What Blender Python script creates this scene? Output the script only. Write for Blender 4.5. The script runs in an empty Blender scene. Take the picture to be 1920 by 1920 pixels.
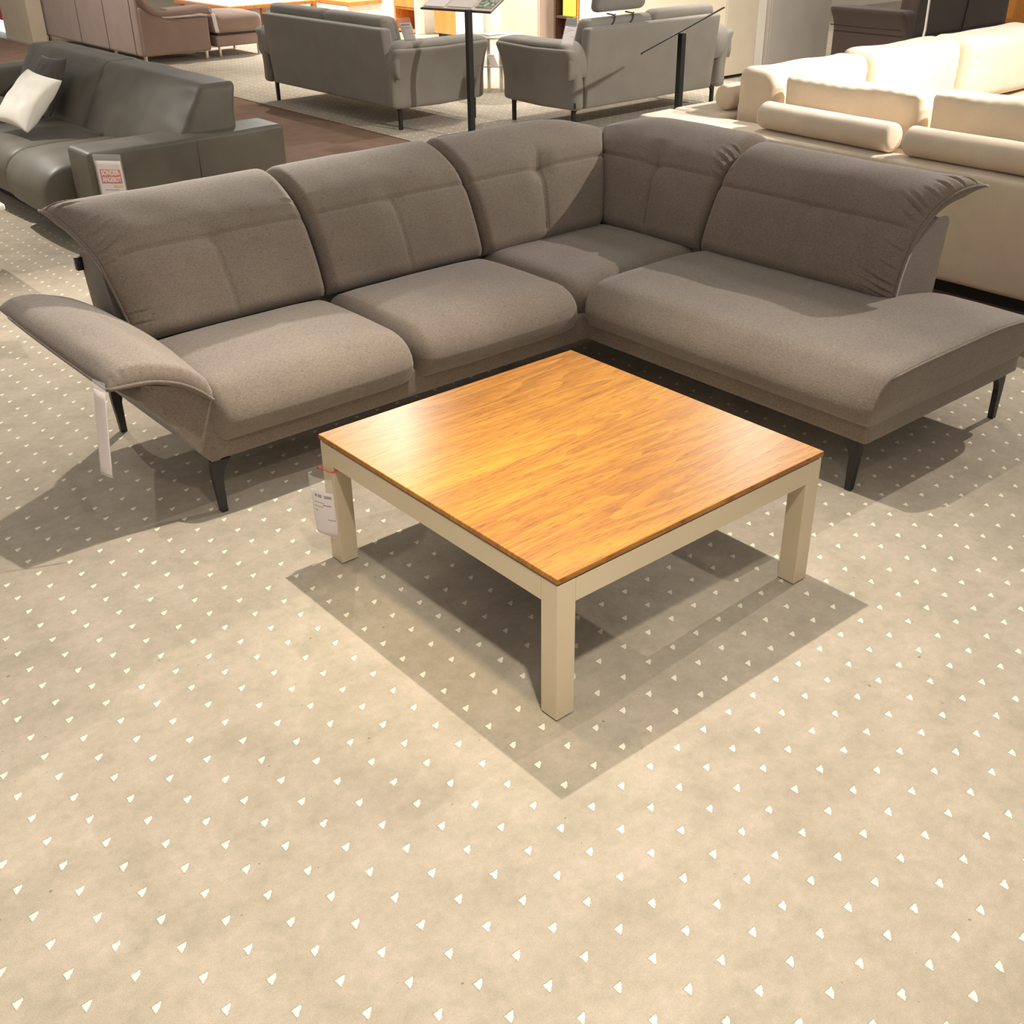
import bpy, bmesh, math, random
from mathutils import Vector, Matrix, noise
random.seed(7)
SC = bpy.context.scene
COL = SC.collection
PI = math.pi

# ------------------------------------------------------------------ camera
cd = bpy.data.cameras.new('camera')
cam = bpy.data.objects.new('camera', cd)
COL.objects.link(cam)
CAM = Vector((-1.9510, -2.1080, 1.8168))
_th = 0.6927; _p = 0.5144; _r = -0.0150
def _rot(v):
    c, s = math.cos(_th), math.sin(_th)
    return Vector((c*v[0]+s*v[1], -s*v[0]+c*v[1], v[2]))
FW = _rot((0, math.cos(_p), -math.sin(_p)))
_R0 = _rot((1, 0, 0)); _U0 = _rot((0, math.sin(_p), math.cos(_p)))
RT = _R0*math.cos(_r)+_U0*math.sin(_r)
UP = -_R0*math.sin(_r)+_U0*math.cos(_r)
mw = Matrix((( RT[0], UP[0], -FW[0], CAM[0]), (RT[1], UP[1], -FW[1], CAM[1]), (RT[2], UP[2], -FW[2], CAM[2]), (0, 0, 0, 1)))
cam.matrix_world = mw
cd.sensor_width = 36; cd.lens = 2098.65/1920*36
cd.clip_start = .05; cd.clip_end = 100
SC.camera = cam

# ------------------------------------------------------------------ light
SC.view_settings.view_transform = 'Standard'
SC.view_settings.look = 'None'
SC.view_settings.gamma = 1
SC.view_settings.use_curve_mapping = False
SC.view_settings.exposure = 1.0
w = bpy.data.worlds.new('showroom_air'); SC.world = w; w.use_nodes = True
bg = w.node_tree.nodes['Background']
bg.inputs[0].default_value = (1.0, .94, .86, 1); bg.inputs[1].default_value = .24

def lamp(name, loc, target, power, col, angle=100, blend=.6, radius=.03):
    l = bpy.data.lights.new(name, 'SPOT'); l.energy = power; l.color = col
    l.spot_size = math.radians(angle); l.spot_blend = blend; l.shadow_soft_size = radius
    o = bpy.data.objects.new(name, l); COL.objects.link(o); o.location = loc
    d = Vector(target)-Vector(loc)
    o.rotation_euler = d.to_track_quat('-Z', 'Y').to_euler()
    return o
WARM = (1.0, .935, .83); NEUT = (1.0, .95, .87); WHITE = (1.0, .975, .93); GOLD = (1.0, .86, .55)
lamp('ceiling_height_spot', (.40, .57, 2.67), (-.75, -.45, 0), 175, WARM, 104, .85, .018)
lamp('ceiling_height_spot', (2.25, 4.15, 2.67), (-1.6, 2.2, 0), 430, WARM, 58, .8, .06)
lamp('ceiling_height_spot', (-.55, .45, 2.67), (-.42, -.02, .4), 75, GOLD, 29, 1, .10)  # added gold spot to yellow the front-left of the tabletop
lamp('ceiling_height_spot', (4.2, 2.5, 2.67), (1.4, .6, .4), 45, WHITE, 90, .9, .20)
lamp('ceiling_height_spot', (4.9, -.3, 2.67), (2.4, .7, .4), 240, NEUT, 110, .6, .02)
lamp('ceiling_height_spot', (-.2, 6.6, 2.67), (-1.0, 4.3, .2), 190, NEUT, 84, .7, .03)
lamp('ceiling_height_spot', (-1.1, -1.6, 2.67), (-.95, -1.0, 0), 130, WARM, 84, 1, .06)
lamp('ceiling_height_spot', (2.6, 4.6, 2.67), (2.9, 5.2, 0), 22, NEUT, 100, .8, .45)
lamp('ceiling_height_spot', (4.6, .2, 2.67), (4.7, 1.9, .6), 300, WHITE, 90, .5, .04)
lamp('ceiling_height_spot', (4.2, 8.9, 2.67), (3.3, 7.2, 0), 80, NEUT, 110, .6, .05)
lamp('ceiling_height_spot', (5.6, 5.8, 2.67), (5.3, 5.9, 0), 90, NEUT, 120, .6, .05)
lamp('ceiling_height_spot', (6.8, 8.6, 2.67), (6.9, 8.4, 0), 420, WHITE, 120, .6, .05)
lamp('ceiling_height_spot', (6.6, 12.0, 2.67), (6.9, 12.2, 0), 420, WHITE, 120, .6, .05)
lamp('ceiling_height_spot', (2.6, 11.4, 2.67), (3.4, 11.8, 0), 110, WARM, 120, .6, .05)
lamp('ceiling_height_spot', (6.5, 4.4, 2.67), (7.6, 5.6, 0), 110, NEUT, 110, .6, .05)
lamp('ceiling_height_spot', (10.5, 6.6, 2.67), (10.5, 6.4, 0), 120, NEUT, 120, .6, .05)

# ------------------------------------------------------------------ materials
def newmat(name):
    m = bpy.data.materials.new(name); m.use_nodes = True
    nt = m.node_tree; b = nt.nodes['Principled BSDF']
    return m, nt, b
def s2l(r, g, b):
    f = lambda c: (c/255/12.92) if c/255 <= .04045 else ((c/255+.055)/1.055)**2.4
    return (f(r), f(g), f(b), 1)
def N(nt, t, **kw):
    n = nt.nodes.new(t)
    for k, v in kw.items(): setattr(n, k, v)
    return n
def math_(nt, op, a, b=None, c=None):
    n = nt.nodes.new('ShaderNodeMath'); n.operation = op
    for i, v in enumerate((a, b, c)):
        if v is None: continue
        if isinstance(v, (int, float)): n.inputs[i].default_value = v
        else: nt.links.new(v, n.inputs[i])
    return n.outputs[0]
def mix(nt, fac, a, b, blend='MIX'):
    n = nt.nodes.new('ShaderNodeMix'); n.data_type = 'RGBA'; n.blend_type = blend
    for i, v in ((0, fac), (6, a), (7, b)):
        if isinstance(v, (int, float)): n.inputs[i].default_value = v
        elif isinstance(v, (tuple, list)): n.inputs[i].default_value = v
        else: nt.links.new(v, n.inputs[i])
    return n.outputs[2]
def ramp(nt, fac, *stops):
    n = nt.nodes.new('ShaderNodeValToRGB'); e = n.color_ramp.elements
    while len(e) < len(stops): e.new(.5)
    for i, (p, c) in enumerate(stops):
        e[i].position = p; e[i].color = c if len(c) == 4 else (*c, 1)
    nt.links.new(fac, n.inputs[0]); return n.outputs[0]
def noise_(nt, vec, scale, detail=3, rough=.5):
    n = nt.nodes.new('ShaderNodeTexNoise'); n.inputs['Scale'].default_value = scale
    n.inputs['Detail'].default_value = detail; n.inputs['Roughness'].default_value = rough
    nt.links.new(vec, n.inputs['Vector']); return n.outputs['Fac']
def mapping(nt, vec, scale=(1, 1, 1), rot=(0, 0, 0), loc=(0, 0, 0)):
    n = nt.nodes.new('ShaderNodeMapping'); nt.links.new(vec, n.inputs[0])
    n.inputs['Scale'].default_value = scale; n.inputs['Rotation'].default_value = rot; n.inputs['Location'].default_value = loc
    return n.outputs[0]
def bump(nt, b, h, strength, dist=.002):
    n = nt.nodes.new('ShaderNodeBump'); n.inputs['Strength'].default_value = strength; n.inputs['Distance'].default_value = dist
    nt.links.new(h, n.inputs['Height']); nt.links.new(n.outputs[0], b.inputs['Normal'])

def fabric(name, c, var=.18, weave=260, rough=.9, bumps=.5, sheen=.25, spec=.2, slub=.35):
    m, nt, b = newmat(name)
    tc = N(nt, 'ShaderNodeTexCoord').outputs['Object']
    n1 = noise_(nt, mapping(nt, tc, (weave*2.5, weave*.7, weave*.7)), 1, 2)
    n2 = noise_(nt, mapping(nt, tc, (weave*.5, weave*.5, weave*2.2)), 1, 2)
    n3 = noise_(nt, tc, 5, 3)
    nn = math_(nt, 'ADD', math_(nt, 'MULTIPLY', n1, .5), math_(nt, 'MULTIPLY', n2, .5))
    n4 = noise_(nt, mapping(nt, tc, (80, 130, 230)), 1, 3)
    dark = tuple(x*(1-var*1.7) for x in c[:3])+(1,); lite = tuple(min(1, x*(1+var*1.7)) for x in c[:3])+(1,)
    col = ramp(nt, nn, (.32, dark), (.68, lite))
    f = ramp(nt, n4, (.28, (1-slub, 1-slub, 1-slub)), (.38, (1, 1, 1)))
    col = mix(nt, 1.0, col, f, 'MULTIPLY')
    g = ramp(nt, n3, (.3, (.93, .90, .90)), (.7, (1.05, 1.05, 1.0)))
    col = mix(nt, 1.0, col, g, 'MULTIPLY')
    nt.links.new(col, b.inputs['Base Color'])
    b.inputs['Roughness'].default_value = rough; b.inputs['Specular IOR Level'].default_value = spec
    b.inputs['Sheen Weight'].default_value = sheen; b.inputs['Sheen Roughness'].default_value = .5
    bump(nt, b, nn, bumps, .0015)
    return m
def plain(name, c, rough=.5, metal=0, spec=.5, coat=0, bn=0):
    m, nt, b = newmat(name)
    tc = N(nt, 'ShaderNodeTexCoord').outputs['Object']
    n = noise_(nt, tc, 3.5, 4)
    lo = tuple(x*.95 for x in c[:3])+(1,); hi = tuple(min(1, x*1.03) for x in c[:3])+(1,)
    nt.links.new(ramp(nt, n, (.3, lo), (.7, hi)), b.inputs['Base Color'])
    b.inputs['Roughness'].default_value = rough; b.inputs['Metallic'].default_value = metal
    b.inputs['Specular IOR Level'].default_value = spec; b.inputs['Coat Weight'].default_value = coat
    if bn: bump(nt, b, noise_(nt, tc, 180, 3), bn, .001)
    return m
def woodmat(name, stops, plank=.13, rough=.28, coat=.3, axis='X', sc=1.0):
    m, nt, b = newmat(name)
    tc = N(nt, 'ShaderNodeTexCoord').outputs['Object']
    if axis == 'Z': tc = mapping(nt, tc, rot=(0, PI/2, 0))
    if axis == 'Y': tc = mapping(nt, tc, rot=(0, 0, PI/2))
    sx = N(nt, 'ShaderNodeSeparateXYZ'); nt.links.new(tc, sx.inputs[0])
    idx = math_(nt, 'FLOOR', math_(nt, 'DIVIDE', math_(nt, 'ADD', sx.outputs[1], 10.03), plank))
    wn = N(nt, 'ShaderNodeTexWhiteNoise', noise_dimensions='1D'); nt.links.new(idx, wn.inputs['W'])
    cx = N(nt, 'ShaderNodeCombineXYZ')
    nt.links.new(math_(nt, 'ADD', math_(nt, 'MULTIPLY', sx.outputs[0], .75*sc), math_(nt, 'MULTIPLY', wn.outputs['Value'], 37)), cx.inputs[0])
    nt.links.new(math_(nt, 'ADD', math_(nt, 'MULTIPLY', sx.outputs[1], 7*sc), math_(nt, 'MULTIPLY', wn.outputs['Value'], 11)), cx.inputs[1])
    nt.links.new(sx.outputs[2], cx.inputs[2])
    big = noise_(nt, cx.outputs[0], 1.0, 1, .35)
    rings = math_(nt, 'FRACT', math_(nt, 'MULTIPLY', big, 14))
    rings = math_(nt, 'POWER', rings, 1.6)
    fine = noise_(nt, mapping(nt, tc, (9, 260, 40)), 1, 4, .6)
    pores = noise_(nt, mapping(nt, tc, (22, 330, 60)), 1, 2, .5)
    v = math_(nt, 'ADD', math_(nt, 'MULTIPLY', rings, .15), math_(nt, 'MULTIPLY', fine, .60))
    v = math_(nt, 'ADD', v, math_(nt, 'MULTIPLY', big, .25))
    v = math_(nt, 'ADD', v, math_(nt, 'MULTIPLY', math_(nt, 'SUBTRACT', wn.outputs['Value'], .5), .10))
    col = ramp(nt, v, *stops)
    pr = ramp(nt, pores, (.33, (.55, .42, .34)), (.42, (1, 1, 1)))
    col = mix(nt, .8, col, pr, 'MULTIPLY')
    nt.links.new(col, b.inputs['Base Color'])
    b.inputs['Roughness'].default_value = rough; b.inputs['Coat Weight'].default_value = coat
    b.inputs['Coat Roughness'].default_value = .22; b.inputs['Specular IOR Level'].default_value = .38
    bump(nt, b, fine, .08, .0006)
    return m

M = {}
M['taupe'] = fabric('taupe_grey_woven_upholstery', s2l(128, 115, 103), .17, 230)
M['taupe_base'] = M['taupe']
M['grey'] = fabric('grey_felt_upholstery', s2l(138, 132, 122), .05, 420, slub=.08)
M['rose'] = fabric('rose_taupe_upholstery', s2l(150, 128, 118), .06, 420, slub=.1)
M['char'] = fabric('charcoal_upholstery', s2l(82, 70, 64), .07, 420, slub=.1)
M['cream'] = fabric('cream_cotton_upholstery', s2l(224, 207, 184), .03, 420, slub=.04, bumps=.25)
M['whitep'] = fabric('white_cotton', s2l(246, 240, 228), .03, 420, slub=.03, bumps=.2)
M['darkp'] = fabric('dark_grey_cotton', s2l(96, 86, 82), .06, 420, slub=.1)
m, nt, b = newmat('grey_green_leather'); M['leather'] = m
tc = N(nt, 'ShaderNodeTexCoord').outputs['Object']
nt.links.new(ramp(nt, noise_(nt, tc, 4, 4), (.3, s2l(92, 86, 74)), (.7, s2l(108, 101, 88))), b.inputs['Base Color'])
b.inputs['Roughness'].default_value = .5; b.inputs['Specular IOR Level'].default_value = .4
vo = N(nt, 'ShaderNodeTexVoronoi'); vo.inputs['Scale'].default_value = 260; nt.links.new(tc, vo.inputs['Vector'])
bump(nt, b, vo.outputs['Distance'], .18, .001)
M['black'] = plain('black_powder_coated_steel', s2l(38, 38, 38), .42)
M['blackp'] = plain('black_plinth', s2l(40, 36, 32), .7)
M['chrome'] = plain('brushed_chrome', s2l(215, 208, 196), .22, 1.0)
M['beige'] = plain('beige_lacquer', s2l(205, 188, 158), .34)
M['wood'] = woodmat('orange_walnut_veneer', ((.18, s2l(104, 62, 22)), (.40, s2l(150, 96, 30)), (.60, s2l(178, 122, 38)), (.85, s2l(202, 148, 52))), .173, rough=.36, coat=.08)
M['woodedge'] = woodmat('walnut_edge', ((.2, s2l(120, 58, 30)), (.8, s2l(160, 86, 48))), .5, rough=.4, coat=.1)
M['owood'] = woodmat('orange_beech', ((.2, s2l(206, 128, 58)), (.8, s2l(232, 160, 84))), .5, rough=.4, axis='Z')
M['dwood'] = woodmat('dark_walnut', ((.2, s2l(66, 42, 34)), (.8, s2l(96, 64, 48))), .5, rough=.5, axis='Z')
M['white'] = plain('white_lacquer', s2l(240, 234, 222), .35)
M['wall'] = plain('white_wall_paint', s2l(238, 230, 214), .8)
M['cab'] = plain('pale_beige_lacquer', s2l(214, 200, 176), .45)
M['cabg'] = plain('pale_grey_lacquer', s2l(190, 182, 172), .45)
M['pink'] = plain('pale_pink_beige_panel', s2l(222, 196, 176), .6)
M['yellow'] = plain('lime_yellow_card', s2l(222, 232, 80), .5)
M['red'] = plain('red_print', s2l(196, 44, 50), .5)
M['paper'] = plain('white_paper', s2l(226, 212, 208), .6)
M['print'] = plain('grey_print', s2l(120, 110, 108), .7)
M['letter'] = plain('white_print', s2l(245, 236, 226), .6)
M['ochre'] = plain('ochre_print', s2l(206, 190, 96), .6)
M['redcord'] = plain('red_cord', s2l(206, 84, 60), .6)
M['pillar'] = plain('pillar_paint', s2l(196, 182, 160), .8)
M['brochure'] = plain('brochure_paper', s2l(214, 200, 186), .45)
m, nt, b = newmat('clear_plastic_sleeve'); M['plastic'] = m
b.inputs['Base Color'].default_value = (.95, .94, .92, 1); b.inputs['Roughness'].default_value = .12
b.inputs['Alpha'].default_value = .14
m, nt, b = newmat('table_glass'); M['glass'] = m
b.inputs['Base Color'].default_value = (.93, .97, .95, 1); b.inputs['Roughness'].default_value = .03
b.inputs['Transmission Weight'].default_value = .85
m, nt, b = newmat('lit_blue_panel'); M['blue'] = m
b.inputs['Base Color'].default_value = (.5, .75, .95, 1); b.inputs['Emission Color'].default_value = (.55, .82, 1, 1); b.inputs['Emission Strength'].default_value = 1.2
# nature print on brochure
m, nt, b = newmat('green_photo_print'); M['green'] = m
tc = N(nt, 'ShaderNodeTexCoord').outputs['Object']
nt.links.new(ramp(nt, noise_(nt, tc, 40, 5), (.35, s2l(70, 84, 60)), (.55, s2l(150, 156, 130)), (.7, s2l(216, 210, 200))), b.inputs['Base Color'])

# carpet with the small quarter-round dots on a diagonal lattice
m, nt, b = newmat('beige_dotted_carpet'); M['carpet'] = m
tc = N(nt, 'ShaderNodeTexCoord').outputs['Object']
_c, _s = math.cos(_th), math.sin(_th)
def cf2w(x, y, pt=False):
    if pt: x -= .155; y -= 2.8684
    return (_c*x+_s*y, -_s*x+_c*y)
LO = cf2w(-.86627, 2.04606, True); LA = cf2w(.058705, -.070055); LB = cf2w(-.072718, -.064029)
det = LA[0]*LB[1]-LA[1]*LB[0]
sep = N(nt, 'ShaderNodeSeparateXYZ'); nt.links.new(tc, sep.inputs[0])
X_, Y_ = sep.outputs[0], sep.outputs[1]
dx = math_(nt, 'SUBTRACT', X_, LO[0]); dy = math_(nt, 'SUBTRACT', Y_, LO[1])
wob = noise_(nt, tc, 160, 2)
ii = math_(nt, 'ADD', math_(nt, 'MULTIPLY', dx, LB[1]/det), math_(nt, 'MULTIPLY', dy, -LB[0]/det))
jj = math_(nt, 'ADD', math_(nt, 'MULTIPLY', dx, -LA[1]/det), math_(nt, 'MULTIPLY', dy, LA[0]/det))
wb = math_(nt, 'MULTIPLY', math_(nt, 'SUBTRACT', wob, .5), .05)
fi = math_(nt, 'SUBTRACT', math_(nt, 'FRACT', math_(nt, 'ADD', ii, .5)), .5)
fj = math_(nt, 'SUBTRACT', math_(nt, 'FRACT', math_(nt, 'ADD', jj, .5)), .5)
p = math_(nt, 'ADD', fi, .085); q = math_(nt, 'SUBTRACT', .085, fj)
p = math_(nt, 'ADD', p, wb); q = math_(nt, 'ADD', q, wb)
def sector(off, r):
    a = math_(nt, 'ADD', p, off); c = math_(nt, 'ADD', q, off)
    rad = math_(nt, 'POWER', math_(nt, 'ADD', math_(nt, 'POWER', math_(nt, 'MAXIMUM', a, 0), 1.35), math_(nt, 'POWER', math_(nt, 'MAXIMUM', c, 0), 1.35)), 1/1.35)
    i1 = math_(nt, 'GREATER_THAN', a, 0); i2 = math_(nt, 'GREATER_THAN', c, 0); i3 = math_(nt, 'LESS_THAN', rad, r)
    return math_(nt, 'MULTIPLY', math_(nt, 'MULTIPLY', i1, i2), i3)
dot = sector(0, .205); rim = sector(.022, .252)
n1 = noise_(nt, tc, 7, 4, .6); n2 = noise_(nt, tc, 420, 3, .6); n3 = noise_(nt, tc, 1.3, 3)
n5 = noise_(nt, tc, 30, 5, .78)
base = ramp(nt, n1, (.3, s2l(162, 151, 134)), (.5, s2l(172, 160, 143)), (.7, s2l(180, 166, 151)))
base = mix(nt, 1.0, base, ramp(nt, n2, (.3, (.84, .84, .84)), (.7, (1.10, 1.10, 1.08))), 'MULTIPLY')
base = mix(nt, 1.0, base, ramp(nt, n3, (.35, (.95, .94, .93)), (.65, (1.04, 1.04, 1.03))), 'MULTIPLY')
base = mix(nt, 1.0, base, ramp(nt, n5, (.3, (.87, .89, .86)), (.7, (1.11, 1.08, 1.08))), 'MULTIPLY')
sp = noise_(nt, tc, 55, 1)
base = mix(nt, 1.0, base, ramp(nt, sp, (.20, (.62, .56, .5)), (.225, (1, 1, 1))), 'MULTIPLY')
dist = math_(nt, 'GREATER_THAN', X_, 3.385)
base = mix(nt, rim, base, mix(nt, .24, base, (.09, .075, .04, 1)))  # dark shadow at the dot edges, painted into the carpet colour
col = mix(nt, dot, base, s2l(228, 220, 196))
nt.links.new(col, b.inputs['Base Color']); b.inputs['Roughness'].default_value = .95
b.inputs['Specular IOR Level'].default_value = .1; b.inputs['Sheen Weight'].default_value = .15
bump(nt, b, n2, .5, .002)
m, nt, b = newmat('plum_brown_aisle_carpet'); M['aisle'] = m
tc = N(nt, 'ShaderNodeTexCoord').outputs['Object']
c1 = ramp(nt, noise_(nt, tc, 6, 3), (.3, s2l(124, 100, 84)), (.7, s2l(136, 110, 94)))
nt.links.new(mix(nt, 1, c1, ramp(nt, noise_(nt, tc, 400, 2), (.3, (.85, .85, .85)), (.7, (1.1, 1.1, 1.1))), 'MULTIPLY'), b.inputs['Base Color'])
b.inputs['Roughness'].default_value = .95; b.inputs['Specular IOR Level'].default_value = .1

# ------------------------------------------------------------------ mesh helpers
class MB:
    def __init__(s): s.v = []; s.f = []
    def add(s, vs, fs):
        o = len(s.v); s.v += [tuple(x) for x in vs]; s.f += [tuple(i+o for i in f) for f in fs]; return s
    def xf(s, fn): s.v = [tuple(fn(*p)) for p in s.v]; return s
def build(name, mb, mat, parent=None, smooth=True, org=None, label=None, recalc=True, sharp=None):
    me = bpy.data.meshes.new(name)
    o3 = Vector(org) if org is not None else (parent.location if (parent is not None and parent.get('_w')) else Vector((0, 0, 0)))
    me.from_pydata([(x-o3[0], y-o3[1], z-o3[2]) for x, y, z in mb.v], [], mb.f)
    if recalc:
        bm = bmesh.new(); bm.from_mesh(me); bmesh.ops.recalc_face_normals(bm, faces=bm.faces); bm.to_mesh(me); bm.free()
    for p in me.polygons: p.use_smooth = smooth
    if smooth and sharp:
        me.set_sharp_from_angle(angle=math.radians(sharp))
    me.materials.append(mat); me.update()
    o = bpy.data.objects.new(name, me); COL.objects.link(o)
    if parent is not None: o.parent = parent
    elif org is not None: o.location = org
    if label: o['label'] = label
    return o
def thing(name, label, cat, loc, rot=0, group=None, world=True):
    o = bpy.data.objects.new(name, None); COL.objects.link(o); o.location = loc; o.rotation_euler = (0, 0, rot)
    o.empty_display_size = .1
    o['label'] = label; o['category'] = cat
    if group: o['group'] = group
    WORLDROOT[o.name] = world
    return o
WORLDROOT = {}
def part(name, mb, mat, parent, label=None, smooth=True, sharp=None):
    """child of a root empty; coordinates in world space when the root is a world root"""
    r = parent
    while r.parent is not None: r = r.parent
    org = tuple(r.location) if WORLDROOT.get(r.name, True) else (0, 0, 0)
    me = bpy.data.meshes.new(name)
    me.from_pydata([(x-org[0], y-org[1], z-org[2]) for x, y, z in mb.v], [], mb.f)
    bm = bmesh.new(); bm.from_mesh(me); bmesh.ops.recalc_face_normals(bm, faces=bm.faces); bm.to_mesh(me); bm.free()
    for p in me.polygons: p.use_smooth = smooth
    if smooth and sharp: me.set_sharp_from_angle(angle=math.radians(sharp))
    me.materials.append(mat)
    o = bpy.data.objects.new(name, me); COL.objects.link(o); o.parent = parent
    if label: o['label'] = label
    return o
def structure(name, mb, mat, smooth=False):
    o = build(name, mb, mat, smooth=smooth); o['kind'] = 'structure'; return o

def box(x0, x1, y0, y1, z0, z1):
    m = MB()
    m.add([(x0, y0, z0), (x1, y0, z0), (x1, y1, z0), (x0, y1, z0), (x0, y0, z1), (x1, y0, z1), (x1, y1, z1), (x0, y1, z1)],
          [(0, 3, 2, 1), (4, 5, 6, 7), (0, 1, 5, 4), (1, 2, 6, 5), (2, 3, 7, 6), (3, 0, 4, 7)])
    return m
def bbox(x0, x1, y0, y1, z0, z1, b=.004, seg=2):
    """box with bevelled edges"""
    bm = bmesh.new(); m = box(x0, x1, y0, y1, z0, z1)
    vs = [bm.verts.new(v) for v in m.v]
    for f in m.f: bm.faces.new([vs[i] for i in f])
    bmesh.ops.bevel(bm, geom=list(bm.edges), offset=b, segments=seg, affect='EDGES', profile=.5)
    r = MB(); bm.verts.index_update()
    r.add([v.co[:] for v in bm.verts], [[v.index for v in f.verts] for f in bm.faces]); bm.free(); return r
def axis_pts(h, r, n):
    """sample -h..h, denser in the rounded ends"""
    k = 5
    a = [-h+r*(1-math.cos(PI/2*i/k)) for i in range(k)]
    mid = [-(h-r)+2*(h-r)*i/n for i in range(n+1)]
    return a+mid+[-t for t in reversed(a)]
def rbox(x0, x1, y0, y1, z0, z1, r=.05, n=14, fn=None):
    """rounded cushion block, r may be a 3-tuple; fn(x,y,z,u,v,w)->(x,y,z) deforms (u,v,w in -1..1)"""
    if not isinstance(r, tuple): r = (r, r, r)
    h = ((x1-x0)/2, (y1-y0)/2, (z1-z0)/2); c = ((x1+x0)/2, (y1+y0)/2, (z1+z0)/2)
    r = tuple(min(r[i], h[i]*.98) for i in range(3))
    nn = n if isinstance(n, tuple) else (n, n, max(4, n//2))
    A = [axis_pts(h[i], r[i], nn[i]) for i in range(3)]
    vs = {}; V = []; F = []
    def vid(i, j, k):
        if (i, j, k) in vs: return vs[i, j, k]
        p = (A[0][i], A[1][j], A[2][k])
        core = [max(-(h[t]-r[t]), min(h[t]-r[t], p[t])) for t in range(3)]
        d = [(p[t]-core[t])/r[t] for t in range(3)]
        L = math.sqrt(sum(x*x for x in d)) or 1
        q = [core[t]+d[t]/L*r[t] for t in range(3)]
        u = [q[t]/h[t] for t in range(3)]
        w = [q[t]+c[t] for t in range(3)]
        if fn: w = fn(*w, *u)
        vs[i, j, k] = len(V); V.append(tuple(w)); return vs[i, j, k]
    L = [len(a)-1 for a in A]
    for k in (0, L[2]):
        for i in range(L[0]):
            for j in range(L[1]): F.append((vid(i, j, k), vid(i+1, j, k), vid(i+1, j+1, k), vid(i, j+1, k)))
    for j in (0, L[1]):
        for i in range(L[0]):
            for k in range(L[2]): F.append((vid(i, j, k), vid(i+1, j, k), vid(i+1, j, k+1), vid(i, j, k+1)))
    for i in (0, L[0]):
        for j in range(L[1]):
            for k in range(L[2]): F.append((vid(i, j, k), vid(i, j+1, k), vid(i, j+1, k+1), vid(i, j, k+1)))
    return MB().add(V, F)
def tube(path, r, n=8, closed=False):
    m = MB(); P = [Vector(p) for p in path]; L = len(P); ring = []
    up = Vector((0, 0, 1)); prev = None
    for i, p in enumerate(P):
        a = P[i-1] if (i > 0 or closed) else P[i]; c = P[(i+1) % L] if (i < L-1 or closed) else P[i]
        t = (c-a).normalized()
        x = (prev - t*prev.dot(t)) if prev is not None else (up.cross(t) if abs(t.z) < .95 else Vector((1, 0, 0)).cross(t))
        x.normalize(); prev = x; y = t.cross(x)
        rr = r[i] if isinstance(r, (list, tuple)) else r
        ring.append([p+x*math.cos(2*PI*k/n)*rr+y*math.sin(2*PI*k/n)*rr for k in range(n)])
    V = [v for q in ring for v in q]; F = []
    for i in range(L if closed else L-1):
        j = (i+1) % L
        for k in range(n): F.append((i*n+k, i*n+(k+1) % n, j*n+(k+1) % n, j*n+k))
    if not closed: F += [tuple(range(n)), tuple((L-1)*n+k for k in range(n))]
    return m.add(V, F)
def cyl(x, y, z0, z1, r, n=24, r2=None):
    r2 = r if r2 is None else r2; m = MB()
    V = [(x+r*math.cos(2*PI*k/n), y+r*math.sin(2*PI*k/n), z0) for k in range(n)]+[(x+r2*math.cos(2*PI*k/n), y+r2*math.sin(2*PI*k/n), z1) for k in range(n)]
    return m.add(V, [(k, (k+1) % n, n+(k+1) % n, n+k) for k in range(n)]+[tuple(range(n)), tuple(range(n, 2*n))])
def prism(poly, fn, t0, t1, bev=0):
    """poly: (a,z) outline extruded t0..t1; fn(a,z,t)->xyz"""
    n = len(poly); m = MB()
    V = [fn(a, z, t0) for a, z in poly]+[fn(a, z, t1) for a, z in poly]
    return m.add(V, [tuple(range(n)), tuple(range(2*n-1, n-1, -1))]+[(k, (k+1) % n, n+(k+1) % n, n+k) for k in range(n)])
def catmull(pts, n):
    out = []; L = len(pts)
    P = [tuple(2*a-b for a, b in zip(pts[0], pts[1]))]+list(pts)+[tuple(2*a-b for a, b in zip(pts[-1], pts[-2]))]
    seg = []
    for i in range(1, L):
        for k in range(24):
            t = k/24
            seg.append(tuple(.5*((2*P[i][d])+(-P[i-1][d]+P[i+1][d])*t+(2*P[i-1][d]-5*P[i][d]+4*P[i+1][d]-P[i+2][d])*t*t+(-P[i-1][d]+3*P[i][d]-3*P[i+1][d]+P[i+2][d])*t**3) for d in range(len(pts[0]))))
    seg.append(tuple(pts[-1]))
    acc = [0]
    for a, b in zip(seg, seg[1:]): acc.append(acc[-1]+math.dist(a, b))
    tot = acc[-1]; j = 0
    ts = n if isinstance(n, list) else [i/n for i in range(n+1)]
    for t in ts:
        d = t*tot
        while j < len(acc)-2 and acc[j+1] < d: j += 1
        f = (d-acc[j])/max(1e-9, acc[j+1]-acc[j])
        out.append(tuple(a+(b-a)*f for a, b in zip(seg[j], seg[j+1])))
    return out, tot
def qround(t, w):
    """quarter circle rise from an edge at distance t"""
    if w <= 0: return 1.0
    x = min(1.0, max(0.0, t/w)); return math.sqrt(max(0, 1-(1-x)**2))
def dense(n, k=.8):
    return [(1-k)*(i/n)+k*(.5-.5*math.cos(PI*i/n)) for i in range(n+1)]
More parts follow.
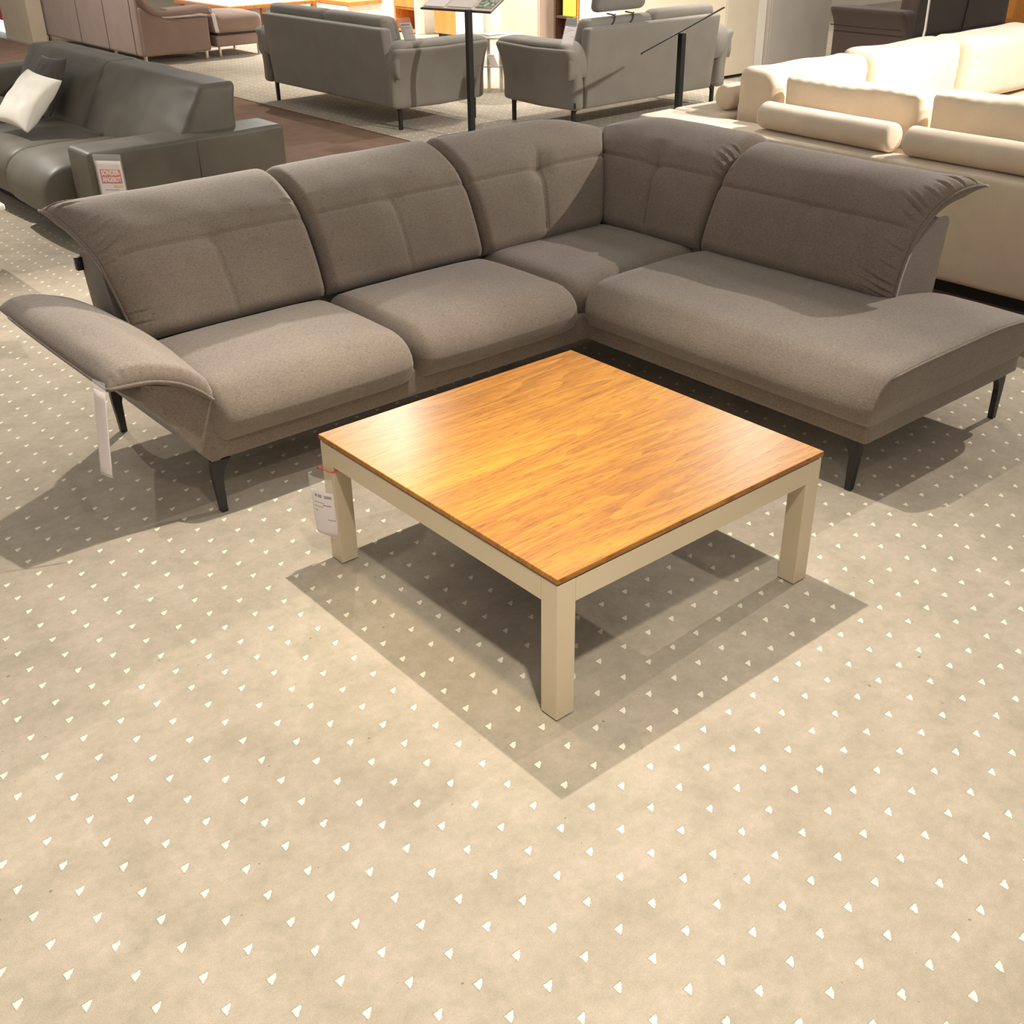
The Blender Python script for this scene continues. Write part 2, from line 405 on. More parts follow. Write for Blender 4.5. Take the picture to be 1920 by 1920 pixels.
def sheet(prof, u0, u1, world, tf, tb, w=(.05, .05, .05, .05), nu=60, ns=56, extra=None, back_extra=None, lift=None):
    """pillow made of a front and a rear skin along a bent profile.
    prof: [(d,z)], u0(d),u1(d) side limits; w: rounding widths (u0 side, u1 side, bottom, top)"""
    ss = dense(ns); us = dense(nu)
    P, tot = catmull(prof, ss)
    nrm = []
    for i in range(len(P)):
        a = P[max(0, i-1)]; b = P[min(len(P)-1, i+1)]
        t = (b[0]-a[0], b[1]-a[1]); l = math.hypot(*t) or 1
        nrm.append((-t[1]/l, t[0]/l))
    m = MB(); idf = {}; V = []; F = []
    def vert(i, j, side):
        edge = i in (0, nu) or j in (0, ns)
        key = (i, j, 0 if edge else side)
        if key in idf: return idf[key]
        d, z = P[j]; a, b = u0(d), u1(d); u = a+(b-a)*us[i]; s = ss[j]*tot
        g = qround((u-a), w[0])*qround((b-u), w[1])*qround(s, w[2])*qround(tot-s, w[3])
        off = tf*g if side == 1 else -tb*g
        if extra and side == 1 and not edge: off += extra(us[i], ss[j], u-a, b-u, s, tot-s)*min(1, g*1.2)
        if lift:
            ld, lz = lift(us[i], ss[j], u-a, b-u, s, tot-s); d += ld; z += lz
        n = nrm[j]
        idf[key] = len(V); V.append(world(u, d+n[0]*off, z+n[1]*off)); return idf[key]
    for side in (1, -1):
        for i in range(nu):
            for j in range(ns):
                F.append((vert(i, j, side), vert(i+1, j, side), vert(i+1, j+1, side), vert(i, j+1, side)))
    return m.add(V, F)

# ------------------------------------------------------------------ setting
fl = MB()
fl.add([(-9, -9, 0), (2.62, -9, 0), (2.62, 2.7, 0), (1.6, 2.7, 0), (1.6, 24, 0), (-9, 24, 0)], [(0, 1, 2, 3, 4, 5)])
fl.add([(3.385, -9, 0), (20, -9, 0), (20, 24, 0), (3.385, 24, 0)], [(0, 1, 2, 3)])
fl.add([(-9, -9, -.2), (20, -9, -.2), (20, 24, -.2), (-9, 24, -.2)], [(0, 3, 2, 1)])
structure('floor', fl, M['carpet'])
structure('floor_aisle', MB().add([(2.62, -9, 0), (3.385, -9, 0), (3.385, 24, 0), (1.6, 24, 0), (1.6, 2.7, 0), (2.62, 2.7, 0)], [(0, 1, 2, 3, 4, 5)]), M['aisle'])
structure('trim_1', box(3.372, 3.388, -9, 24, 0, .0035), M['aisle'])
structure('wall_back', box(8.1, 8.23, 5.9, 24, 0, 3), M['wall'])
structure('wall_right', box(8.1, 20, 9.2, 9.35, 0, 3), M['wall'])
structure('pillar', bbox(3.42, 3.62, 14.05, 15.1, 0, 2.9, .01), M['pillar'])

# ------------------------------------------------------------------ legs
LEG = [(.012, .188), (.082, .188), (.064, .168), (.052, .145), (.045, .12), (.044, 0), (.022, 0), (.017, .06), (.011, .12), (.009, .15), (.010, .172)]
def bracket_leg(x, y, axis, sgn, t=.022):
    """x,y: foot centre; bracket reaches along +-axis"""
    def fn(a, z, tt):
        a = (a-.034)*sgn
        return (x+a, y+tt, z) if axis == 'x' else (x+tt, y+a, z)
    return prism(LEG, fn, -t/2, t/2)

# ================================================================== MAIN CORNER SOFA
sofa = thing('corner_sofa', 'large taupe-grey corner sofa with a flared armrest, around the coffee table', 'sofa', (.7, 1.45, 0))
T = M['taupe']
# base under the seats
part('base_frame', rbox(-.62, 2.0, .995, 1.87, .186, .30, (.02, .02, .02), (20, 8, 2)), T, sofa)
part('base_frame', rbox(1.035, 2.0, -.325, 1.2, .186, .30, (.02, .02, .02), (8, 14, 2)), T, sofa)
# rear frame (sloping body behind the cushions)
def slab_y(x0, x1, prof):   # prof outline in (y,z) extruded along x
    return prism(prof, lambda a, z, t: (t, a, z), x0, x1)
bmp = slab_y(-.605, 2.0, [(1.60, .28), (1.80, .28), (1.845, .30), (1.925, .655), (1.915, .675), (1.89, .685), (1.78, .685), (1.735, .65), (1.63, .42)])
part('back_frame', bmp, T, sofa, smooth=False)
bmp = prism([(1.70, .28), (1.965, .28), (1.975, .30), (2.02, .665), (2.01, .69), (1.985, .70), (1.86, .70), (1.80, .64), (1.715, .44)], lambda a, z, t: (a, t, z), .065, 1.92)
part('back_frame', bmp, T, sofa, smooth=False)

def micro(x, y, z, amp=.002, f=6):
    return amp*noise.noise(Vector((x*f, y*f, z*f)))
def seat_fn(puff, fb=0.0, rear_drop=0.0, axis='y'):
    def fn(x, y, z, u, v, w):
        a = v if axis == 'y' else u
        b = u if axis == 'y' else v
        if w > -.2:
            z += puff*(1-u**4)*(1-v**2*.8)*max(0, (w+.2)/1.2)
            z += -rear_drop*max(0, a)**2*max(0, w)
        bulge = fb*(1-w*w)*(1-b**4)*(1 if a < -.5 else 0)
        if axis == 'y': y -= bulge
        else: x -= bulge
        e = micro(x, y, z, .004, 5)
        return x, y, z+e*.6
    return fn
seats = []
part('seat_cushion', rbox(-.612, .168, .938, 1.62, .238, .432, (.045, .12, .095), (18, 18, 6), seat_fn(.022, .018, .01)), T, sofa)
part('seat_cushion', rbox(.176, .962, .938, 1.62, .238, .432, (.055, .12, .095), (18, 18, 6), seat_fn(.022, .018, .01)), T, sofa)
part('seat_cushion', rbox(.955, 1.76, 1.0, 1.66, .25, .425, (.10, .10, .08), (18, 18, 6), seat_fn(.012, 0, .0)), T, sofa)
def seat3(x, y, z, u, v, w):
    if w > -.2:
        z += .026*(1-u**4)*(1-(v*.55+.0)**2)*max(0, (w+.2)/1.2)
        t = max(0, min(1, (x-1.55)/.3)) * max(0, min(1, (y-.02)/.1))
        z -= .03*t*max(0, w)
        # the outer end falls off a little at the rear corner
        z -= .03*max(0, (x-1.6)/.45)**2*max(0, w)
    if u < -.5: x -= .018*(1-w*w)*(1-v**4)
    if v < -.5: y += .045*max(0, -w)*1.0
    return x, y, z+micro(x, y, z, .003, 5)
part('seat_cushion', rbox(.985, 2.035, -.372, .972, .245, .428, (.10, .014, .085), (22, 30, 6), seat3), T, sofa)
part('piping', tube([(1.06+.86*i/20, -.366, .4295+.026*(1-.3)*(1-((i/20)*1.7-.85)**4)*.85-.03*max(0, (1.06+.86*i/20-1.6)/.45)**2-.006) for i in range(21)], .004, 6), T, sofa)
# piping along the end of the long seat
pp = [(1.04+.90*i/20, -.368, .449+.006*math.sin(PI*i/20)-.035*(i/20)**2) for i in range(21)]

# back cushions
F = [(.0, .43), (.055, .57), (.115, .69), (.165, .750), (.235, .795), (.32, .832), (.40, .846), (.475, .842)]
FR = [(.0, .43), (.055, .57), (.105, .68), (.145, .735), (.205, .784), (.28, .817), (.36, .832), (.43, .830)]
def offset_prof(F, o):
    out = []
    for i in range(len(F)):
        a = F[max(0, i-1)]; b = F[min(len(F)-1, i+1)]
        t = (b[0]-a[0], b[1]-a[1]); l = math.hypot(*t)
        out.append((F[i][0]+t[1]/l*o, F[i][1]-t[0]/l*o))
    return out
CL = offset_prof(F, .05); CL[0] = (.05, .415)
CR_ = offset_prof(FR, .05); CR_[0] = (.05, .415)
def back_extra(strong, wl, wr, gl=(), gr=()):
    """seams, tuft and gathers"""
    def ex(u, s, tl, tr, sb, st):
        S0 = .47
        o = 0
        cu = .5
        dv = (s-S0)*.78
        o -= .010*math.exp(-(dv/.006)**2)+.007*math.exp(-(dv/.04)**2)
        W = (tl+tr)
        du = (u-cu)*W
        low = 1.0 if s < S0 else (1.0 if strong else 0)
        fade = 1 if s < S0 else max(0, 1-(s-S0)/.16)
        k = (.012 if strong else .005)
        o -= low*fade*(k*1.2*math.exp(-(du/.007)**2)+k*.9*math.exp(-(du/.05)**2))*(1 if s > .08 else s/.08)
        o -= (.020 if strong else .010)*math.exp(-(du*du+dv*dv)/.055**2)
        for t, w_, G in ((tl, wl, gl), (tr, wr, gr)):
            if t > .16: continue
            for q, (s0, amp, ln, sl) in enumerate(G):
                dd = (s-s0-sl*t)*.75
                if abs(dd) < .03:
                    o += amp*(-1.0*math.exp(-(dd/.0045)**2)+.55*math.exp(-((dd-.010)/.006)**2))*math.exp(-((t-.02)/ln)**2)
        # soft crown
        o += .012*math.sin(PI*u)*(1-abs(2*s-1)**2)*.8
        o += .004*noise.noise(Vector((u*4+tl, s*5, strong*3+wl*9)))
        return o
    return ex
def const(v): return lambda d: v
def flare(v, sgn, amt=.10, ex=.85):
    return lambda d: v+sgn*amt*max(0, min(1, (d-.08)/.38))**ex
def mitre(v):   # diagonal inner corner, rounded off towards the top
    def f(d):
        if d < .30: return v+d
        t = min(1, (d-.30)/.24); return v+.30-.30*t*t
    return f
def corner_lift(side):
    def lf(u, s, tl, tr, sb, st):
        t = tl if side == 0 else tr
        k = math.exp(-(t/.10)**2)*max(0, s-.55)/.45
        return (-.01*k, .030*k)
    return lf
def lift5(u, s, tl, tr, sb, st):
    a, b_ = corner_lift(0)(u, s, tl, tr, sb, st)
    k = math.exp(-(tl/.11)**2)*math.sin(PI*min(1, max(0, s)))**.6
    return (a-.038*k, b_+.02*k*s)
def mit_drop(side):
    def lf(u, s, tl, tr, sb, st):
        t = tl if side == 0 else tr
        k = math.exp(-(t/.13)**2)*max(0, s-.5)/.5
        return (0, -.065*k)
    return lf
GL1 = [(.44, .014, .06, .3), (.50, .016, .07, .5), (.53, .010, .04, .6), (.60, .010, .06, .4), (.66, .008, .05, .4), (.86, .012, .05, -.2), (.93, .014, .06, -.3), (.10, .006, .04, 0), (.16, .005, .05, 0)]
GL5 = [(.03, .012, .06, .3), (.07, .014, .07, .35), (.12, .014, .08, .35), (.22, .008, .05, .3), (.33, .010, .05, .4), (.50, .012, .06, .5), (.56, .016, .08, .5), (.60, .012, .06, .5), (.68, .008, .05, .3), (.77, .010, .05, .1), (.85, .009, .06, 0), (.93, .012, .05, -.2)]
GJ = [(.47, .010, .03, .4), (.52, .014, .045, .5), (.57, .014, .045, .5), (.62, .010, .04, .5), (.68, .006, .03, .4)]
GS = [(.45, .008, .03, .3), (.55, .006, .03, .3)]
yrun = lambda u, d, z: (u, 1.54+d, z)
xrun = lambda u, d, z: (1.66+d, u, z)
b1 = part('back_cushion', sheet(CL, flare(-.585, -1), const(.186), yrun, .055, .022, (.17, .045, .05, .10), 104, 150, back_extra(0, .17, .045, GL1, GS), lift=corner_lift(0)), T, sofa)
b2 = part('back_cushion', sheet(CL, const(.192), const(.966), yrun, .055, .022, (.045, .045, .05, .10), 104, 150, back_extra(0, .045, .045, GS, GS)), T, sofa)
b3 = part('back_cushion', sheet(CL, const(.972), mitre(1.615), yrun, .055, .022, (.045, .05, .05, .10), 104, 150, back_extra(1, .045, .06), lift=mit_drop(1)), T, sofa)
b4 = part('back_cushion', sheet(CL, const(1.006), mitre(1.595-.02), xrun, .055, .022, (.045, .05, .05, .10), 104, 150, back_extra(1, .045, .06, GJ), lift=mit_drop(1)), T, sofa)
b5 = part('back_cushion', sheet(CR_, flare(.06, -1, .10, 1.3), const(1.0), xrun, .055, .022, (.17, .045, .05, .10), 104, 150, back_extra(0, .17, .045, GL5, GS), lift=lift5), T, sofa)
# piping along the flared ends
def edge_path(prof, uf, world, lf, n=34):
    P, tot = catmull(prof, n); out = []
    for i, (d, z) in enumerate(P):
        s = i/n; dd, dz = lf(0, s, 0, 1, 0, 0); out.append(world(uf(d)-.002, d+dd, z+dz))
    return out
p = part('piping', tube(edge_path(CL, flare(-.585, -1), yrun, corner_lift(0)), .0055, 6), T, b1)
p = part('piping', tube(edge_path(CR_, flare(.06, -1, .10, 1.3), xrun, lift5), .0055, 6), T, b5)
def band(prof, uf, world, lf):
    P, tot = catmull(prof, 34); V = []; Fc = []
    for i, (d, z) in enumerate(P):
        q = i/34; dd, dz = lf(0, q, 0, 1, 0, 0); a = P[max(0, i-1)]; c = P[min(34, i+1)]
        t = (c[0]-a[0], c[1]-a[1]); l = math.hypot(*t); n = (t[1]/l, -t[0]/l); u = uf(d)
        wd = .030*min(1, (1-q)*6+.15)
        for (du, k) in ((-.001, 0), (.0015, wd), (.012, wd), (.010, 0)): V.append(world(u+du, d+dd+n[0]*k, z+dz+n[1]*k))
    for i in range(34):
        for k in range(4): Fc.append((i*4+k, i*4+(k+1) % 4, (i+1)*4+(k+1) % 4, (i+1)*4+k))
    Fc += [(0, 1, 2, 3), (136, 137, 138, 139)]
    return MB().add(V, Fc)
part('side_band', band(CL, flare(-.585, -1), yrun, corner_lift(0)), T, b1)
part('side_band', band(CR_, flare(.06, -1, .10, 1.3), xrun, lift5), T, b5)
# folding panel under the flare (the thin side wall of the cushion)

# armrest: flared panel and pad
def arm_sections():
    m = MB(); rows = []
    ys = [1.0, 1.02, 1.1, 1.25, 1.4, 1.55, 1.66, 1.74, 1.80]
    tip = [(-.875, .485), (-.90, .492), (-.925, .505), (-.945, .525), (-.955, .545), (-.95, .565), (-.93, .565), (-.88, .55), (-.80, .52)]
    for y, (tx, tz) in zip(ys, tip):
        pts = [(-.585, .20), (-.60, .188), (-.628, .188), (-.65, .215), (-.695, .285), (-.755, .375), (tx+.10, tz-.065), (tx+.075, tz-.035), (tx+.09, tz-.01),
               (-.80 if tx < -.82 else tx+.05, .505), (-.70, .475), (-.625, .425), (-.59, .40), (-.58, .30)]
        rows.append([(x, y, z) for x, z in pts])
    n = len(rows[0]); V = [v for r in rows for v in r]; Fc = []
    for i in range(len(rows)-1):
        for k in range(n): Fc.append((i*n+k, i*n+(k+1) % n, (i+1)*n+(k+1) % n, (i+1)*n+k))
    Fc += [tuple(range(n)), tuple((len(rows)-1)*n+k for k in range(n))]
    return m.add(V, Fc)
arm = part('armrest', arm_sections(), T, sofa, sharp=40)
AP = [(.0, .405), (.045, .445), (.11, .485), (.20, .515), (.29, .525), (.365, .528)]    # d = distance outward from x=-.60
def armworld(u, d, z):
    k = math.sin(PI*max(0, min(1, (u-.99)/.80)))           # more generous in the middle
    rear = max(0, min(1, (u-1.0)/.75))
    x = -.598-d*(.875+.11*rear+.06*k)
    return (x, u, z+.010*rear+.045*(d/.365)*rear+.02*k)
def armex(u, s, tl, tr, sb, st):
    o = .012*math.sin(PI*u)*math.sin(PI*s)
    o += .003*noise.noise(Vector((u*5, s*5, 2.2)))
    if tl < .1: o += .003*math.sin(2*PI*s/.08)*math.exp(-(tl/.03)**2)
    return o
AW = sheet(AP, const(.985), lambda d: 1.84-.16*max(0, d-.1)-.2*max(0, d-.25), armworld, .045, .018, (.035, .07, .06, .09), 60, 44, armex)
pad = part('armrest_pad', AW, T, sofa)
PP, _t = catmull(AP, 24)
part('piping', tube([armworld(.984, d, z) for d, z in PP], .006, 6), T, pad)
part('piping', tube([armworld(.985+(1.65-.985)*i/16, .365, .528) for i in range(17)], .0055, 6), T, pad)
part('brand_tab', box(-.628, -.602, 1.90, 1.925, .615, .66), M['black'], sofa, label='small black fabric tab')
for x, y, ax, sg in ((-.610, 1.008, 'x', 1), (-.605, 1.83, 'x', 1), (1.059, -.270, 'y', 1), (1.950, -.286, 'x', -1), (1.1, 1.8, 'x', 1), (1.93, 1.75, 'x', -1)):
    part('leg', bracket_leg(x, y, ax, sg), M['black'], sofa, smooth=False)

# ================================================================== COFFEE TABLE
ct = thing('coffee_table', 'low square coffee table with an orange wood top and beige legs', 'table', (0, 0, 0))
tp = part('tabletop', bbox(-.5, .5, -.519, .519, .4065, .421, .002), M['wood'], ct, smooth=False)
part('edge_banding', bbox(-.4985, .4985, -.5175, .5175, .4045, .4175, .001), M['woodedge'], ct, smooth=False)
part('spacer', box(-.485, .485, -.503, .503, .398, .4055), M['blackp'], ct, smooth=False)
L = .058
for sx in (-1, 1):
    for sy in (-1, 1):
        x = sx*.497; y = sy*.516
        part('leg', bbox(min(x, x-sx*L), max(x, x-sx*L), min(y, y-sy*L), max(y, y-sy*L), .004, .400, .0015), M['beige'], ct, smooth=False)
        part('foot_pad', box(min(x-sx*.004, x-sx*(L-.004)), max(x-sx*.004, x-sx*(L-.004)), min(y-sy*.004, y-sy*(L-.004)), max(y-sy*.004, y-sy*(L-.004)), 0, .005), M['blackp'], ct, smooth=False)
for sy in (-1, 1):
    y = sy*.5155
    part('apron', bbox(-.497+L+.0008, .497-L-.0008, min(y, y-sy*.05), max(y, y-sy*.05), .335, .3995, .001), M['beige'], ct, smooth=False)
for sx in (-1, 1):
    x = sx*.4965
    part('apron', bbox(min(x, x-sx*.05), max(x, x-sx*.05), -.516+L+.0008, .516-L-.0008, .335, .3995, .001), M['beige'], ct, smooth=False)

# ================================================================== PRICE TAGS
def textmesh(s, size, name):
    c = bpy.data.curves.new('t', 'FONT'); c.body = s; c.size = size; c.align_x = 'CENTER'; c.align_y = 'CENTER'
    c.extrude = .0003; c.offset = size*.018
    o = bpy.data.objects.new('t', c); COL.objects.link(o)
    bpy.context.view_layer.update()
    me = bpy.data.meshes.new_from_object(o.evaluated_get(bpy.context.evaluated_depsgraph_get()))
    bpy.data.objects.remove(o); m = MB()
    m.add([v.co[:] for v in me.vertices], [tuple(p.vertices) for p in me.polygons]); bpy.data.meshes.remove(me)
    return m
def tag(label, p0, right, down, wd, ht, bend=0, top=.22, kind='plain', group=None, strips=True):
    """p0 = top left corner, right/down unit vectors; hangs in world space"""
    right = Vector(right).normalized(); down = Vector(down).normalized(); nrm = right.cross(down).normalized()*-1
    if nrm.dot(CAM-Vector(p0)) < 0: nrm = -nrm
    root = thing('price_tag', label, 'price tag', tuple(p0))
    p0 = Vector(p0)
    def surf(a, b, o):   # a,b in 0..1
        return p0+right*a*wd+down*b*ht+nrm*(o+bend*math.sin(PI*b)*.5+bend*.6*math.sin(PI*a))
    def strip(a0, a1, b0, b1, o, th=.0006, n=10):
        m = MB(); V = []
        for s in (0, 1):
            for j in range(n+1):
                for i in range(n+1): V.append(tuple(surf(a0+(a1-a0)*i/n, b0+(b1-b0)*j/n, o+(th if s else 0))))
        k = (n+1)**2; Fc = []
        for j in range(n):
            for i in range(n):
                q = (j*(n+1)+i, j*(n+1)+i+1, (j+1)*(n+1)+i+1, (j+1)*(n+1)+i)
                Fc.append(q); Fc.append(tuple(t+k for t in q))
        for i in range(n):
            Fc.append((i, i+1, i+1+k, i+k)); e = n*(n+1); Fc.append((e+i, e+i+1, e+i+1+k, e+i+k))
            Fc.append((i*(n+1), (i+1)*(n+1), (i+1)*(n+1)+k, i*(n+1)+k)); Fc.append((i*(n+1)+n, (i+1)*(n+1)+n, (i+1)*(n+1)+n+k, i*(n+1)+n+k))
        return m.add(V, Fc)
    part('paper_insert', strip(.05, .95, top, .97, 0), M['paper'], root)
    part('plastic_sleeve', strip(0, 1, 0, 1, .0012, .0004), M['plastic'], root, label='clear plastic sleeve')
    if kind == 'plain' and strips:
        for a0, a1, b0, b1 in ((.2, .86, .27, .32), (.15, .55, .40, .412), (.50, .82, .425, .445), (.15, .5, .47, .482), (.15, .26, .54, .555), (.62, .92, .67, .685)):
            part('printed_line', strip(a0, a1, b0, b1, .0007, .0002, 3), M['print'], root)
    if kind == 'sale':
        fx = lambda a, b: surf(a, b, 0)
        part('red_panel', strip(.14, .88, .30, .58, .0007, .0003, 4), M['red'], root, label='red printed panel')
        for s, bb in (('SONDER-', .37), ('ANGEBOT', .505)):
            t = textmesh(s, ht*.135, 'x')
            sc = wd*.66/(max(v[0] for v in t.v)-min(v[0] for v in t.v))
            t.xf(lambda x, y, z: surf(.51+x*sc/wd, bb-y*1.0/ht, .0012+z*.3))
            part('lettering', t, M['letter'], root, smooth=False, label='white capital letters')
        part('ochre_stripe', strip(.55, .88, .61, .66, .0007, .0003, 3), M['ochre'], root)
        part('ochre_stripe', strip(.15, .40, .90, .95, .0007, .0003, 3), M['ochre'], root)
        part('printed_line', strip(.2, .7, .70, .715, .0007, .0003, 3), M['print'], root)
        part('printed_line', strip(.55, .85, .82, .86, .0007, .0003, 3), M['print'], root)
    return root
t1 = tag('curled white price tag tied with red cord to the coffee table leg', (-.540, .530, .300), (.50, -.62, -.16), (.02, -.03, -1), .078, .200, .012)
cordp = [(-.506, .468, .318), (-.506, .524, .312), (-.51, .526, .31), (-.438, .524, .322), (-.434, .455, .327), (-.44, .452, .327), (-.503, .452, .322)]
part('cord', tube(cordp, .0022, 6, closed=True), M['redcord'], t1, label='red cord around the table leg')
t2 = tag('blank white price tag hanging edge-on from the flared left armrest of the corner sofa', (-.950, 1.0, .572), (.62, -.35, -.42), (-.12, -.02, -1), .038, .30, .004, top=.10, strips=False)
t3 = tag('sale tag with a red panel and white lettering hung on the leather sofa arm', (.292, 4.085, .562), (1, 0, -.16), (.03, 0, -1), .155, .27, .003, top=.13, kind='sale')

# ================================================================== GREY TWO-SEAT SOFAS (seen from behind)
def grey_sofa(label, loc, rot, W, D, headrest=None, ml=.12, mr=.12, mat=None):
    """local: x 0..W along the rear, y 0 rear .. D front"""
    m = mat or M['grey']
    root = thing('fabric_sofa', label, 'sofa', loc, rot, world=False)
    A = .13
    def lean(x, y, z, u, v, w):
        k = max(0, (z-.18)/.62)
        y -= .07*k; 
        return x, y+micro(x, y, z, .003, 4), z
    part('back_panel', rbox(ml, W-mr, .03, .13, .176, .79, (.02, .03, .02), (24, 3, 16), lean), m, root)
    part('seat_base', rbox(A*.7, W-A*.7, .09, D-.03, .178, .31, (.02, .03, .03), (14, 10, 3)), m, root)
    n = 2; sw = (W-2*A-.06)/n
    for i in range(n):
        x0 = A+.03+i*sw
        part('seat_cushion', rbox(x0+.003, x0+sw-.003, .22, D-.01, .30, .45, (.05, .08, .06), (10, 10, 4)), m, root)
        def bf(x, y, z, u, v, w):
            k = (z-.42)/.45
            y -= .10*k-.02*(1-u*u)*(1-w*w); return x, y, z
        top = .865 if not (headrest and i == headrest[0]) else .845
        part('back_cushion', rbox(x0+.003, x0+sw-.003, .12, .30, .42, top, (.05, .07, .07), (12, 5, 10), bf), m, root)
    for s in (0, 1):
        def side(x):     # x measured from the outer side inwards
            return x if s == 0 else W-x
        def fl(x, y, z, u, v, w):
            k = max(0, (z-.33)/.27)
            o = .075*k**1.8
            return (x-o if s == 0 else x+o), y+micro(x, y, z, .004, 4), z-.012*(1-abs(v))
        a, b_ = sorted((side(.005), side(.105)))
        pa = part('armrest', rbox(a, b_, .0, D, .176, .645, (.035, .05, .035), (4, 18, 12), fl), m, root)
        # pad draped over the arm and down the rear
        pr = [(.035, .42), (.03, .50), (.035, .575), (.075, .635), (.16, .662), (.45, .655), (D-.08, .652), (D-.01, .62)]
        def pw(u, d, z):
            x = side(u); return (x, d, z-.012*((u-.07)/.13)**2)
        part('armrest_pad', sheet(pr, const(-.055), const(.165), pw, .030, .02, (.035, .05, .06, .05), 16, 40), m, pa)
    for x, y in ((.07, .10), (W-.07, .10), (.07, D-.08), (W-.07, D-.08)):
        pts = [(0, .18), (.055, .18), (.055, .165), (.035, .158), (.028, .14), (.028, 0), (.002, 0), (.0, .15)]
        sg = 1 if x < W/2 else -1
        part('leg', prism(pts, lambda a, z, t: (x+sg*(a-.02)*-1 if False else x+sg*(a-.014), y+t, z), -.014, .014), M['black'], root, smooth=False)
    if headrest:
        i, hx0, hx1 = headrest
        def hf(x, y, z, u, v, w): return x, y-.04*(z-.86)/.2, z
        hr = part('headrest', rbox(hx0, hx1, .04, .16, .885, 1.12, (.05, .05, .05), (12, 4, 8), hf), m, root)
        for x in (hx0+.18, hx1-.16):
            part('headrest_strap', tube([(x-.02, .10, .87), (x+.012, .055, .86), (x+.022, .045, .84), (x+.01, .04, .815), (x-.012, .045, .79)], .006, 6), M['char'], hr, label='dark fold line of the headrest strap')
            part('chrome_pin', tube([(x+.022, .05, .862), (x+.022, .035, .852)], .009, 8), M['chrome'], hr, label='shiny chrome pin')
    return root
g1 = grey_sofa('grey two-seat sofa seen from behind on thin black legs, left of the round glass table', (3.50, 8.06, 0), -PI/2, 2.17, .96, ml=.15, mr=.07)
g2 = grey_sofa('grey two-seat sofa with a raised headrest seen from behind, right of the round glass table', (4.51, 4.80, 0), 0, 1.84, .93, headrest=(0, .26, .81), ml=.11, mr=.17)
part('brand_tab', box(-.001, .006, .004, .022, .20, .24), M['black'], g2, label='small black fabric tab')
gl = tag('white price tag on the back cushion of the left grey sofa', (3.36, 5.585, .905), (.25, -.95, .10), (0, -.42, -.75), .13, .185, .004)
gr_ = tag('white price tag in clear sleeve on the back cushion beside the raised headrest', (4.31, 4.70, .90), (1, 0, -.14), (-.28, 0, -.85), .135, .20, .004, top=.30)

part('cord', tube([(3.362, 5.53, .90), (3.45, 5.75, .89), (3.60, 6.08, .83)], .002, 5), M['white'], gl)
part('cord', tube([(4.38, 4.702, .89), (4.52, 4.78, .885), (4.74, 4.96, .82)], .002, 5), M['white'], gr_)
# round glass side table between the grey sofas
gt = thing('glass_side_table', 'small round glass side table with chrome legs between the two grey sofas', 'table', (5.45, 7.0, 0))
R_ = .30
part('glass_top', cyl(5.45, 7.0, .50, .51, R_, 48), M['glass'], gt, sharp=40)
part('glass_shelf', cyl(5.45, 7.0, .245, .255, R_*.92, 48), M['glass'], gt, sharp=40)
for a in (215, 265, 20, 100):
    x = 5.45+.15*math.cos(math.radians(a)); y = 7.0+.15*math.sin(math.radians(a))
    part('leg', cyl(x, y, 0, .50, .018, 16), M['chrome'], gt, sharp=40)
part('hub', cyl(5.45, 7.0, .485, .50, .08, 24), M['chrome'], gt, sharp=40)
gtag = tag('price tag hanging from the round glass side table', (5.22, 6.84, .40), (.6, -.45, -.05), (.25, -.25, -.9), .08, .17, .004, top=.2)
part('cord', tube([(5.24, 6.82, .395), (5.30, 6.90, .44), (5.33, 6.915, .46)], .002, 5), M['white'], gtag)
bw = build('booklet', bbox(5.36, 5.56, 6.93, 7.07, .511, .519, .002), M['paper'], smooth=False, org=(5.46, 7.0, .511)); bw['label'] = 'white booklet lying on the round glass side table'; bw['category'] = 'booklet'

# ================================================================== DISPLAY STANDS
def stand(label, base, px, py, h, panel_c, right, upv, wd, ht, brochures):
    r = thing('display_stand', label, 'display stand', (px, py, 0))
    part('base_plate', bbox(*base, 0, .012, .003), M['black'], r, smooth=False)
    part('pole', bbox(px-.022, px+.022, py-.022, py+.022, .012, h, .003), M['black'], r, smooth=False)
    right = Vector(right).normalized(); upv = Vector(upv); upv = (upv-right*upv.dot(right)).normalized(); n = right.cross(upv)
    c = Vector(panel_c)
    def pl(a0, a1, b0, b1, o0, o1):
        m = box(a0, a1, b0, b1, o0, o1); return m.xf(lambda x, y, z: c+right*x+upv*y+n*z)
    part('sloping_panel', pl(-wd/2, wd/2, -ht/2, ht/2, 0, .008), M['black'] if not brochures else M['chrome'], r, smooth=False)
    part('rim', pl(-wd/2, wd/2, -ht/2-.008, -ht/2, 0, .012), M['black'], r, smooth=False)
    if brochures:
        part('glass_cover', pl(-wd/2+.01, wd/2-.01, -ht/2+.01, ht/2-.01, .009, .012), M['brochure'], r, smooth=False)
    return r, pl
s1, pl1 = stand('black display stand holding a tray of leaflets before the left grey sofa', (3.62, 4.0, 5.02, 5.48), 3.80, 5.255, .955, (3.92, 5.43, 1.0), (.16, -.70, 0), (.80, .18, .38), .70, .30, True)
for i, (a0, a1, mt, nm, lb) in enumerate(((-.33, -.13, 'paper', 'leaflet', 'white leaflet at the left of the display stand tray'), (-.10, .14, 'brochure', 'leaflet', 'pinkish leaflet in the middle of the display stand tray'), (.17, .33, 'green', 'leaflet', 'green photo leaflet at the right end of the display stand tray'))):
    o = build(nm, pl1(a0, a1, -.13+.01*i, .14, .014, .018), M[mt], smooth=False); o['label'] = lb; o['category'] = 'leaflet'; o['group'] = 'leaflets on the display tray'
